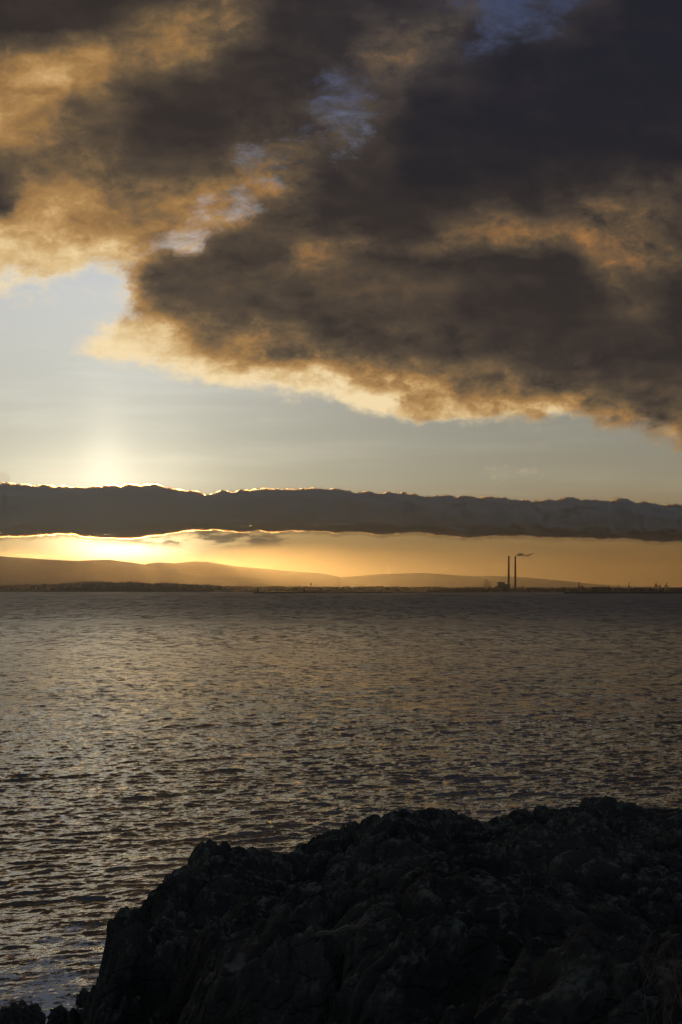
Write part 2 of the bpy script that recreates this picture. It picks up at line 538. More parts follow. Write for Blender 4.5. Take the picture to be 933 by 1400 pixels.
def mat_sea():
    m, t, p, o = new_mat('sea_water')
    geo = t.new('ShaderNodeNewGeometry')
    pos = geo.outputs['Position']
    x, y, z = t.sep(pos)
    dist = t.vm('LENGTH', t.xyz(x, y, 0.0))
    # ripple slopes smaller than the mesh can carry
    a = t.xyz(t.m('MULTIPLY_ADD', y, 0.42, x), t.m('MULTIPLY_ADD', x, -0.42, y), 0.0)
    def slope(vec, wide, deep, detail, seed):
        """ripple slopes with features about wide x deep metres"""
        c = t.noise(t.vm('ADD', t.vm('MULTIPLY', vec, (1.0 / wide, 1.0 / deep, 0.0)), (seed, seed * 1.7, 0.0)), 1.0, detail, 0.6, color=True)
        return t.vm('MULTIPLY', t.vm('SUBTRACT', c, (0.5, 0.5, 0.5)), (0.55, 1.0, 0.0))
    bands = [(a, 0.62, 0.36, 5, None, 1.0), (a, 1.4, 1.0, 5, (55, 120), 2.0), (a, 2.2, 2.6, 5, (130, 260), 3.0),
             (pos, 4.2, 10.0, 5, (260, 520), 4.0), (pos, 6.5, 28.0, 5, (480, 900), 4.5), (pos, 14.0, 110.0, 6, (850, 1800), 5.0),
             (pos, 30.0, 420.0, 6, (1700, 3400), 6.0)]
    sl = None
    for (vec, wd, dp_, det, rng_, sd), amp in zip(bands, SEA['bands']):
        k = amp if rng_ is None else t.m('MULTIPLY', t.ss(dist, float(rng_[0]), float(rng_[1])), amp)
        b_ = t.vm('SCALE', slope(vec, wd, dp_, det, sd), scale=k)
        sl = b_ if sl is None else t.vm('ADD', sl, b_)
    # gust patches: rougher and calmer water
    g = t.noise(t.vm('MULTIPLY', pos, (0.4, 1.0, 0.0)), 0.008, 5, 0.6)
    gust = t.ss(g, 0.32, 0.68, 0.65, 1.3)
    sl = t.vm('SCALE', sl, scale=gust)
    nrm = t.vm('NORMALIZE', t.vm('SUBTRACT', geo.outputs['Normal'], sl))
    t.l.new(nrm, p.inputs['Normal'])
    # foam streaks where the swell meets the rocks
    fx = t.m('ADD', x, 12.5)
    fy = t.m('SUBTRACT', y, 51.0)
    fd = t.m('SQRT', t.m('ADD', t.m('MULTIPLY', t.m('MULTIPLY', fx, fx), 0.55), t.m('MULTIPLY', t.m('MULTIPLY', fy, fy), 0.10)))
    fw_ = t.vm('ADD', t.vm('MULTIPLY', a, (0.75, 1.0, 0.0)), t.vm('SCALE', t.vm('SUBTRACT', t.noise(a, 1.1, 5, 0.6, color=True), (0.5, 0.5, 0.5)), scale=1.3))
    fn = t.noise(fw_, 0.55, 5, 0.6)
    lace = t.m('SUBTRACT', 1.0, t.m('MULTIPLY', t.m('ABSOLUTE', t.m('SUBTRACT', t.noise(fw_, 1.9, 6, 0.62), 0.5)), 4.5))
    fm = t.m('ADD', t.m('ADD', t.m('MULTIPLY', fn, 1.1), t.m('MULTIPLY', lace, 0.55)), t.m('MULTIPLY', fd, -0.050))
    foam = t.m('MULTIPLY', t.ss(fm, 0.80, 0.98), 0.95)
    t.put(p.inputs['Base Color'], t.mix(foam, (0.030, 0.027, 0.022, 1), (0.92, 0.93, 0.94, 1)))
    ro = t.fcurve(t.m('DIVIDE', dist, 3000.0), [(0, SEA['r0']), (0.03, SEA['r0'] + 0.02), (0.12, SEA['r1']), (0.5, SEA['r2']), (1.0, SEA['r2'])])
    t.put(p.inputs['Roughness'], t.mix(foam, t.xyz(ro, ro, ro), (0.9, 0.9, 0.9, 1)))
    p.inputs['IOR'].default_value = SEA['ior']
    return m


SEA = dict(bands=(1.3, 1.3, 1.6, 1.9, 2.2, 2.8, 3.2), r0=0.06, r1=0.18, r2=0.44, ior=2.8)


def build_sea():
    rng = np.random.RandomState(11)
    vmin, vmax = EYE / 9600.0, EYE / 16.0
    # rows: even in view angle, finer close by
    v = np.concatenate([np.linspace(vmax, 0.36, 90, endpoint=False), np.linspace(0.36, 0.012, 880, endpoint=False),
                        np.geomspace(0.012, vmin, 90)])
    r = EYE / v
    uc = np.linspace(-0.30, 0.30, 760)
    side = 0.30 + np.linspace(0, 1, 70)[1:] ** 1.6 * 1.1
    uu = np.concatenate([-side[::-1], uc, side])
    R, U = np.meshgrid(r, uu, indexing='ij')
    x0, y0 = R * U, R
    dr = np.gradient(r)[:, None] * np.ones_like(U)
    dx = R * 0.0011
    Xo, Yo, Zo = x0.copy(), y0.copy(), np.zeros_like(x0)
    wind = math.radians(-68)      # travel direction, towards the viewer and slightly aside
    nW = 140
    lam = np.exp(np.concatenate([rng.uniform(np.log(0.30), np.log(3.5), 100), rng.uniform(np.log(4.0), np.log(24.0), 40)]))
    for L_ in lam:
        th = wind + rng.normal(0, 0.42 if L_ < 6 else 0.25)
        k = 2 * PI / L_
        st = 0.029 * (1.0 if L_ > 0.7 else (L_ / 0.7) ** 0.4) * (1 if L_ < 3.0 else (3.0 / L_) ** 1.05) * rng.uniform(0.6, 1.3)
        amp = st / k
        kx, ky = k * math.cos(th), k * math.sin(th)
        # fade a wave where the mesh is too coarse for it
        need = 2.6 * np.maximum(np.abs(dr) * abs(math.sin(th)), dx * abs(math.cos(th)))
        f = np.clip((L_ - need) / (0.6 * need + 1e-6), 0, 1)
        if f.max() <= 0: continue
        ph = kx * x0 + ky * y0 + rng.uniform(0, 2 * PI)
        c, s = np.cos(ph), np.sin(ph)
        Zo += f * amp * c
        Xo -= f * amp * s * math.cos(th) * 0.9
        Yo -= f * amp * s * math.sin(th) * 0.9
    # wave groups
    gq = 0.75 + 0.6 * fbm(x0 / 38.0, y0 / 26.0, 3, 5)
    Zo *= gq
    verts = np.stack([Xo, Yo, Zo], -1).reshape(-1, 3)
    o = mesh_np('sea', verts, grid_quads(*R.shape), mat_sea(), kind='structure')
    tag(o, 'dark choppy bay water with golden glints between shore rocks and city')
    return o


# ------------------------------------------------------------------ hills and low shore
def hill_mat():
    return plain('hill_heath', (0.035, 0.040, 0.022), (0.075, 0.065, 0.040), 0.004)


def build_hill(name, pts, D, depth, mat, label, seed, rough=6.0):
    px = np.array([p[0] for p in pts], float)
    py = np.array([p[1] for p in pts], float)
    nx, nd = 500, 50
    xs = np.linspace(px[0], px[-1], nx)
    # smooth profile
    prof = np.interp(xs, px, py)
    k = np.hanning(13); k /= k.sum()
    prof = np.convolve(np.pad(prof, 6, mode='edge'), k, mode='valid')
    H = np.maximum(EYE + (HY - prof) / F * (D + depth), 0)
    s = np.linspace(0, 1, nd)
    T, Xp = np.meshgrid(s, xs, indexing='ij')
    y = D + T * depth * 1.6
    crest = 1 / 1.6
    shape = np.where(T < crest, np.sin(np.clip(T / crest, 0, 1) * PI / 2) ** 1.25, np.cos(np.clip((T - crest) / (1 - crest), 0, 1) * PI / 2))
    X = (Xp - CX) / F * (D + depth)
    Z = H[None, :] * shape
    Z += rough * fbm(X / 420.0, y / 420.0, 5, seed) * np.sqrt(np.clip(shape, 0, 1)) * (0.4 + 1.4 * (1 - shape))
    Z += 3.4 * fbm(X / 60.0, y / 90.0, 3, seed + 3) * shape
    Z -= 2.0 * (1 - shape)
    o = mesh_np(name, np.stack([X, y, Z], -1).reshape(-1, 3), grid_quads(nd, nx), mat, kind='structure')
    tag(o, label)
    return o


def build_low_shore(name, pts, D, depth, mat, label, seed, zbase=-1.0):
    """flat land: front edge at the water, crest given by photo rows at D + depth / 2"""
    px = np.array([p[0] for p in pts], float)
    py = np.array([p[1] for p in pts], float)
    nx, nd = 900, 16
    xs = np.linspace(px[0], px[-1], nx)
    prof = np.interp(xs, px, py)
    H = np.maximum(EYE + (HY - prof) / F * (D + depth * 0.4), 0.6)
    T, Xp = np.meshgrid(np.linspace(0, 1, nd), xs, indexing='ij')
    ends = np.clip(np.minimum(Xp - px[0], px[-1] - Xp) / 6.0, 0, 1) ** 0.6
    y = D + T * depth + 90 * fbm(Xp / 90.0, T * 0 + seed, 3, seed) * (1 - T) 
    X = (Xp - CX) / F * (D + depth * 0.4)
    shape = np.sin(np.clip(T / 0.4, 0, 1) * PI / 2) * np.where(T > 0.85, (1 - T) / 0.15, 1.0)
    Z = zbase + (H[None, :] - zbase) * shape * ends
    Z += H[None, :] * 0.16 * fbm(X / 26.0, y / 60.0, 4, seed + 9) * shape
    o = mesh_np(name, np.stack([X, y, Z], -1).reshape(-1, 3), grid_quads(nd, nx), mat, kind='structure')
    tag(o, label)
    return o


def build_treeline(name, pts, D0, D1, n, mat, label, seed):
    """far woodland that reads as one mass: many small irregular crowns"""
    rng = np.random.RandomState(seed)
    bm0 = bmesh.new()
    bmesh.ops.create_icosphere(bm0, subdivisions=2, radius=1.0)
    bv = np.array([v.co[:] for v in bm0.verts])
    bf = np.array([[v.index for v in f.verts] for f in bm0.faces])
    bm0.free()
    px = np.array([p[0] for p in pts], float)
    py = np.array([p[1] for p in pts], float)
    V, Fc = [], []
    for i in range(n):
        D = rng.uniform(D0, D1)
        xp = rng.uniform(px[0], px[-1])
        top = EYE + (HY - np.interp(xp, px, py)) / F * D0
        clump = 0.62 + 0.38 * vnoise(np.array([xp / 7.0]), np.array([seed * 3.3]), seed)[0]
        h = max(top * rng.uniform(0.75, 1.06) * (0.72 + 0.35 * clump), 4.0)
        w = h * rng.uniform(0.28, 0.6) + 4
        b = bv * (1 + rng.uniform(-0.22, 0.22, (len(bv), 1)))
        c = np.array([(xp - CX) / F * D, D, h * 0.5])
        V.append(b * np.array([w, w, h * 0.5]) + c)
        Fc.append(bf + len(bv) * i)
    o = mesh_np(name, np.concatenate(V), np.concatenate(Fc), mat, smooth=False)
    tag(o, label, 'woodland', kind='stuff')
    return o


# ------------------------------------------------------------------ foreground headland
def rock_mat(name, wet=False):
    m, t, p, o = new_mat(name)
    geo = t.new('ShaderNodeNewGeometry')
    pos = geo.outputs['Position']
    n1 = t.noise(pos, 0.9, 8, 0.62)
    n2 = t.noise(pos, 5.5, 8, 0.65)
    n3 = t.noise(pos, 26.0, 6, 0.6)
    c = t.mix(t.ss(n1, 0.32, 0.68), (0.018, 0.0175, 0.016, 1), (0.068, 0.069, 0.059, 1))
    c = t.mix(t.m('MULTIPLY', t.ss(n2, 0.50, 0.72), 0.75), c, (0.112, 0.122, 0.096, 1))
    nz = t.sep(geo.outputs['Normal'])[2]
    # grey-green lichen on the flatter faces, a few pale crusts
    li = t.m('MULTIPLY', t.ss(nz, 0.45, 0.9), t.ss(t.m('ADD', n2, t.m('MULTIPLY', t.m('SUBTRACT', n3, 0.5), 0.7)), 0.50, 0.66))
    y = t.sep(pos)[1]
    c = t.mix(t.m('MULTIPLY', li, 0.0 if wet else 0.75), c, (0.23, 0.25, 0.205, 1))
    pale = t.ss(t.noise(t.vm('ADD', pos, (9.1, 3.3, 1.0)), 7.0, 7, 0.7), 0.67, 0.74)
    c = t.mix(t.m('MULTIPLY', pale, 0.0 if wet else 0.6), c, (0.30, 0.31, 0.29, 1))
    t.put(p.inputs['Base Color'], c)
    p.inputs['Roughness'].default_value = 0.35 if wet else 0.92
    b = t.new('ShaderNodeBump')
    b.inputs['Strength'].default_value = 0.9
    b.inputs['Distance'].default_value = 0.05
    vr = t.new('ShaderNodeTexVoronoi', feature='DISTANCE_TO_EDGE')
    t.put(vr.inputs['Vector'], t.vm('ADD', pos, t.vm('SCALE', t.noise(pos, 4.0, 4, 0.6, color=True), scale=0.25)))
    vr.inputs['Scale'].default_value = 6.0
    vk = t.new('ShaderNodeTexVoronoi', feature='SMOOTH_F1')
    t.put(vk.inputs['Vector'], t.vm('ADD', pos, t.vm('SCALE', t.noise(pos, 9.0, 4, 0.6, color=True), scale=0.08)))
    vk.inputs['Scale'].default_value = 15.0
    vk.inputs['Smoothness'].default_value = 0.35
    h = t.m('ADD', t.m('ADD', t.noise(pos, 16.0, 10, 0.72), t.m('MULTIPLY', vk.outputs['Distance'], -0.7)), t.m('MULTIPLY', t.ss(vr.outputs['Distance'], 0.0, 0.09), 0.5))
    t.put(b.inputs['Height'], h)
    t.l.new(b.outputs[0], p.inputs['Normal'])
    return m


SHOULDER_U = [-0.2221, -0.1963, -0.1704, -0.1445, -0.1187, -0.0928, -0.067, -0.0411, -0.0152, 0.0106, 0.0365, 0.0624, 0.0882, 0.1141, 0.1399, 0.1658, 0.1917, 0.2175, 0.2434, 0.2693]
SHOULDER_Z = [1.982, 0.783, 0.216, -0.329, -0.47, -0.246, -0.234, -0.215, -0.35, -0.353, -0.265, -0.291, -0.322, -0.482, -0.266, -0.276, -0.095, -0.333, -0.511, -0.418]
OUT = [(-1.55, 2.0), (-1.75, 5), (-2.3, 7), (-2.95, 9.5), (-3.45, 12), (-3.6, 14.2), (-3.0, 16.2), (-1.5, 18.3), (0.6, 20.5),
       (3.2, 22.6), (6.5, 24.2), (11, 25.5), (20, 27), (60, 34), (90, 20), (90, -90), (-60, -90), (-30, -40), (-9, -14), (-3.4, -5), (-1.9, -1)]


def signed_dist(x, y, poly):
    d = np.full(x.shape, 1e9)
    inside = np.zeros(x.shape, bool)
    n = len(poly)
    for i in range(n):
        ax, ay = poly[i]
        bx, by = poly[(i + 1) % n]
        ex, ey = bx - ax, by - ay
        t = np.clip(((x - ax) * ex + (y - ay) * ey) / (ex * ex + ey * ey), 0, 1)
        d = np.minimum(d, np.hypot(x - ax - t * ex, y - ay - t * ey))
        c = ((ay > y) != (by > y)) & (x < (bx - ax) * (y - ay) / (by - ay + 1e-12) + ax)
        inside ^= c
    return np.where(inside, d, -d)


def head_height(x, y):
    wx_ = x + 0.35 * fbm(x / 0.9, y / 0.9, 4, 21)
    wy_ = y + 0.35 * fbm(x / 0.9, y / 0.9, 4, 22)
    d = signed_dist(x, y, OUT) + 0.85 * fbm(x / 1.7, y / 1.7, 5, 31) + 0.35 * fbm(x / 0.5, y / 0.5, 4, 33)
    zp = 16.46 - 0.1226 * (y - 4.5)
    zp = np.where(y < 4.5, 16.46 - 0.02 * (y - 4.5), zp)
    zp = np.where(y < 0, 16.55 + 0.05 * -y, zp)
    g = lambda cx, cy, rx, ry, a: a * np.exp(-((x - cx) / rx) ** 2 - ((y - cy) / ry) ** 2)
    zp += g(1.2, 8.6, 2.2, 1.3, 0.10) - g(1.9, 10.2, 3.4, 1.5, 0.50) - g(4.5, 10.5, 2.5, 2.5, 0.6) - g(-1.0, 9.6, 1.2, 1.2, 0.3)
    zp -= g(2.0, 13.0, 6.5, 1.7, 0.62)
    zp += g(5.3, 20.5, 1.6, 1.5, 0.30) + g(1.6, 18.5, 1.6, 1.6, 0.22) - g(3.2, 20.6, 0.8, 2.0, 0.32)
    zp -= g(7.4, 22.0, 0.7, 2.0, 0.3)
    zp += g(-1.4, 13.6, 0.8, 1.4, 0.30) - g(-0.75, 15.5, 0.45, 2.4, 0.35)
    zp -= g(-2.0, 7.5, 1.2, 4.0, 0.35)
    ridge = fbm(wx_ / 2.4, wy_ / 1.7, 5, 3)
    zp += 0.32 * ridge
    for sc, am, s in ((1.25, 0.40, 41), (0.55, 0.21, 42), (0.24, 0.085, 43), (0.10, 0.026, 44)):
        f1, f2 = worley(wx_ / sc, wy_ / (sc * 0.8), s)
        zp += am * (0.50 - 1.15 * f1 * f1) - am * 0.35 * np.exp(-(f2 - f1) / 0.09)
    zp += 0.035 * fbm(x / 0.12, y / 0.12, 4, 8)
    W = 2.3 + 0.8 * fbm(x / 3, y / 3, 2, 77)
    t = np.clip(d / W, 0, 1)
    prof = np.sqrt(np.clip(1 - (1 - t) ** 2.4, 0, 1))
    z = -3 + (zp + 3) * prof
    z = z + np.interp(x / np.maximum(y, 1.0), SHOULDER_U, SHOULDER_Z) * np.clip((y - 6) / 4, 0, 1) * y / 16.0
    return np.where(d < 0, -3.0, z)


def build_headland(mat):
    fa = np.arctan(np.linspace(-0.34, 0.34, 760))
    rest = np.linspace(fa[-1], 2 * PI + fa[0], 230)[1:]
    ang = np.concatenate([fa, rest])
    r = np.concatenate([np.linspace(0.02, 2.6, 30, endpoint=False), np.geomspace(2.6, 30, 720, endpoint=False), np.geomspace(30, 95, 30)])
    R, A = np.meshgrid(r, ang, indexing='ij')
    x, y = R * np.sin(A), R * np.cos(A)
    z = head_height(x, y)
    # craggy side faces: push the steep parts sideways
    gz = np.hypot(np.gradient(z, axis=0) / np.gradient(R, axis=0), 0)
    st = np.clip(np.abs(gz) / 2.0, 0, 1)
    x = x + st * 0.12 * fbm(y / 0.8, z / 0.8, 5, 61)
    y = y + st * 0.12 * fbm(x / 0.8, z / 0.8, 5, 62)
    keep_z = z
    # drop the far underwater skirt
    o = mesh_np('rocky_headland', np.stack([x, y, keep_z], -1).reshape(-1, 3), grid_quads(*R.shape), mat, kind='structure')
    tag(o, 'dark lichen-spotted rock headland filling the near shore', 'headland')
    return o


def lump(name, mat, c, s, seed, label, group, rz=0.0):
    rng = np.random.RandomState(seed)
    bm = bmesh.new()
    bmesh.ops.create_icosphere(bm, subdivisions=5, radius=1.0)
    v = np.array([q.co[:] for q in bm.verts])
    f = np.array([[q.index for q in p.verts] for p in bm.faces])
    bm.free()
    a, b, cc = v[:, 0] + seed, v[:, 1] * 1.3 - seed, v[:, 2]
    n = 0.75 * fbm(a * 1.3 + cc * 0.9, b * 1.3 + cc * 0.7, 5, seed) + 0.34 * fbm(a * 3 + cc * 2, b * 3 - cc * 2, 5, seed + 4)
    f1, f2 = worley(a * 1.8 + cc, b * 1.8 - cc * 0.5, seed)
    n -= 0.12 * np.exp(-(f2 - f1) / 0.12)
    v = v * (1 + n)[:, None] * np.array(s)
    o = mesh_np(name, v, f, mat)
    o.location = c
    o.rotation_euler = (0, 0, rz)
    tag(o, label, 'rock', group)
    return o


def build_headland_things():
    mat = rock_mat('headland_rock')
    build_headland(mat)
    wet = rock_mat('wet_rock', True)
    G = 'rocks in the surf below the headland'
    at = lambda px, D: (px - CX) / F * D
    lump('sea_rock', wet, (at(28, 51.0), 51.0, 0.35), (0.95, 0.9, 1.0), 5, 'large wave-washed black boulder standing in the surf', G)
    lump('sea_rock', wet, (at(81, 52.3), 52.3, 0.15), (0.42, 0.5, 0.62), 12, 'upright dark rock between the large boulder and the cliff foot', G)
    lump('sea_rock', wet, (at(105, 53.2), 53.2, 0.05), (0.42, 0.4, 0.32), 23, 'flat narrow dark rock reaching from the cliff foot into foam', G)
    lump('sea_rock', wet, (at(94, 50.4), 50.4, 0.0), (0.34, 0.4, 0.40), 31, 'small round rock lowest in the foam beside the cliff', G)
    lump('sea_rock', wet, (at(117, 55.2), 55.2, 0.1), (0.40, 0.5, 0.50), 44, 'dark hump of rock farthest out against the cliff foot', G)

    # bleached stick lying on the rock
    wood = plain('weathered_wood', (0.12, 0.105, 0.085), (0.20, 0.175, 0.14), 9.0, 0.8, (1, 8, 8))
    def ground(px, py):
        """walk a sight line until it meets the rock"""
        Y = np.linspace(2.8, 24, 4000)
        X = (px - CX) / F * Y
        z = head_height(X, Y)
        s = EYE + (HY - py) / F * Y
        k = int(np.argmax(z >= s)) if (z >= s).any() else 3999
        return Vector((X[k], Y[k], z[k]))
    a, b = ground(433, 1290), ground(503, 1281)
    b.y = min(max(b.y, a.y - 0.1), a.y + 0.5)
    bm = bmesh.new()
    n = 9
    pts = [a.lerp(b, i / (n - 1)) + Vector((0, 0, 0.035 + 0.008 * math.sin(i * 1.7))) for i in range(n)]
    for i in range(n - 1):
        w = 0.017 * (1 - 0.4 * i / n)
        bar(bm, pts[i], pts[i + 1], w, w * 0.94)
    bar(bm, pts[6], pts[6] + Vector((0.05, 0.03, 0.035)), 0.009, 0.005)
    s = obj('driftwood_stick', bm, wood)
    tag(s, 'thin pale weathered stick lying across the rock', 'stick')

    # dead shrub at the lower corner and grass tufts
    twig = plain('dry_twig', (0.13, 0.095, 0.07), (0.20, 0.155, 0.115), 12.0, 0.9)
    rng = random.Random(4)
    bm = bmesh.new()
    def branch(p, d, L, w, depth):
        k = 4
        for i in range(k):
            d2 = (d + Vector((rng.uniform(-.3, .3), rng.uniform(-.3, .3), rng.uniform(-.2, .3)))).normalized()
            q = p + d2 * L / k
            bar(bm, p, q, w, w * 0.85)
            w *= 0.85
            p, d = q, d2
            if depth > 0 and rng.random() < 0.85:
                s_ = (d + Vector((rng.uniform(-1, 1), rng.uniform(-1, 1), rng.uniform(-.3, .9)))).normalized()
                branch(p, s_, L * rng.uniform(.45, .75), w * .7, depth - 1)
    c = ground(915, 1404)
    for i in range(26):
        p = Vector((c.x + rng.uniform(-0.10, 0.22), c.y + rng.uniform(-0.10, 0.25), c.z - 0.04))
        branch(p, Vector((rng.uniform(-.7, .7), rng.uniform(-.5, .5), 1)).normalized(), rng.uniform(0.10, 0.19), 0.0035, 2)
    o = obj('dry_shrub', bm, twig)
    tag(o, 'leafless dry brown shrub with tangled thin twigs on the rock', 'shrub')

    gm = plain('dry_grass', (0.06, 0.065, 0.045), (0.13, 0.125, 0.09), 6.0, 0.9)
    for (px, py, n, lab) in ((318, 1392, 90, 'small grey grass tuft hanging over the rock at the frame edge'),):
        c = ground(px, py)
        bm = bmesh.new()
        for i in range(n):
            p = Vector((c.x + rng.gauss(0, 0.055), c.y + rng.gauss(0, 0.06), c.z - 0.03))
            d = Vector((rng.uniform(-.55, .55), rng.uniform(-.9, .1), 1.0)).normalized()
            L = rng.uniform(0.07, 0.14)
            w = 0.0035
            for j in range(4):
                q = p + d * L / 4
                bar(bm, p, q, w, w * 0.75)
                w *= 0.75
                p = q
                d = (d + Vector((0, -0.05, -0.32))).normalized()
        o = obj('grass_tuft', bm, gm)
        tag(o, lab, 'grass tuft')


# ------------------------------------------------------------------ far shore
def build_far_shore():
    hm = hill_mat()
    build_hill('hills', [(60, 770), (90, 768), (120, 766), (150, 765.3), (180, 769), (205, 773), (240, 782), (300, 800)], 14400, 1400, hm,
               'faint farthest hill showing between two nearer hills under the sun', 5)
    build_hill('hills', [(175, 790), (190, 775), (205, 770.5), (216, 769), (240, 770.2), (255, 768.6), (268, 767.4), (284, 768), (300, 770.5), (320, 774), (350, 776.5),
                         (380, 779.3), (413, 782), (440, 784), (455, 787), (470, 790), (500, 793), (560, 800), (600, 804)], 14000, 1300, hm,
               'middle golden hill range with two low summits', 8)
    build_hill('hills', [(-420, 764), (-260, 761), (-150, 758.5), (-60, 758.8), (0, 760.5), (30, 762.5), (60, 764.5), (100, 766.5), (140, 769.2), (180, 773), (200, 775), (230, 779), (280, 786), (340, 794), (400, 801)],
               13300, 1300, hm, 'long smooth hill sloping down from the left edge under the sun', 13)
    build_hill('hills', [(380, 803), (420, 797), (450, 791.5), (466, 789.2), (482, 788), (500, 786.6), (520, 785), (545, 784.2), (575, 783.2), (600, 784.6), (630, 787), (655, 788.2),
                         (672, 787.3), (700, 788.5), (720, 789.6), (745, 791.6), (770, 794.2), (800, 797.5), (830, 799.8), (870, 801.5), (920, 803), (1100, 801), (1250, 799)], 13400, 1400, hm,
               'broad low hill range behind the power station', 21)
    low = plain('shore_ground', (0.016, 0.017, 0.010), (0.030, 0.027, 0.018), 0.01)
    build_low_shore('coast', [(-420, 799), (0, 800), (60, 799.5), (110, 797.5), (160, 797.5), (220, 799.5), (280, 801.5), (340, 802.5), (420, 803), (520, 803), (620, 803), (700, 803.5),
                              (800, 804), (933, 803), (1300, 801)], 7850, 1100, low, 'low wooded city shore beyond the bay', 2)
    build_low_shore('port_land', [(556, 809.5), (600, 807.5), (640, 805.8), (680, 805), (720, 805), (760, 805.6), (800, 805.4), (860, 805.6), (933, 805.2), (1300, 804)],
                    6700, 1300, low, 'flat dark port land under the chimneys and cranes', 6)
    tm = plain('far_foliage', (0.080, 0.068, 0.038), (0.130, 0.100, 0.056), 0.03)
    build_treeline('coastal_woodland', [(-150, 798), (0, 800), (40, 799), (85, 797.5), (112, 794.8), (140, 794.5), (160, 795.8), (180, 795.5), (205, 796.8), (230, 797.5), (270, 799),
                                        (300, 800.5), (340, 801)], 7930, 8500, 1700, tm, 'dark tree belt along the far shore below the golden hill', 3)
    build_treeline('town_woodland', [(335, 801.3), (400, 801.5), (450, 802), (520, 801.5), (600, 802), (680, 802.5), (800, 803), (1000, 803)], 7930, 8500, 1700, tm,
                   'dark strip of trees and roofs along the city shore', 14)
    pm = plain('port_foliage', (0.010, 0.012, 0.007), (0.022, 0.021, 0.012), 0.03)
    build_treeline('port_scrub', [(585, 806.5), (640, 803.8), (660, 803.5), (690, 803.8), (720, 804.3), (760, 804.8), (800, 804), (850, 804), (933, 803.8), (1000, 804)], 6800, 7400, 900, pm,
                   'low dark scrub and clutter over the port land', 19)


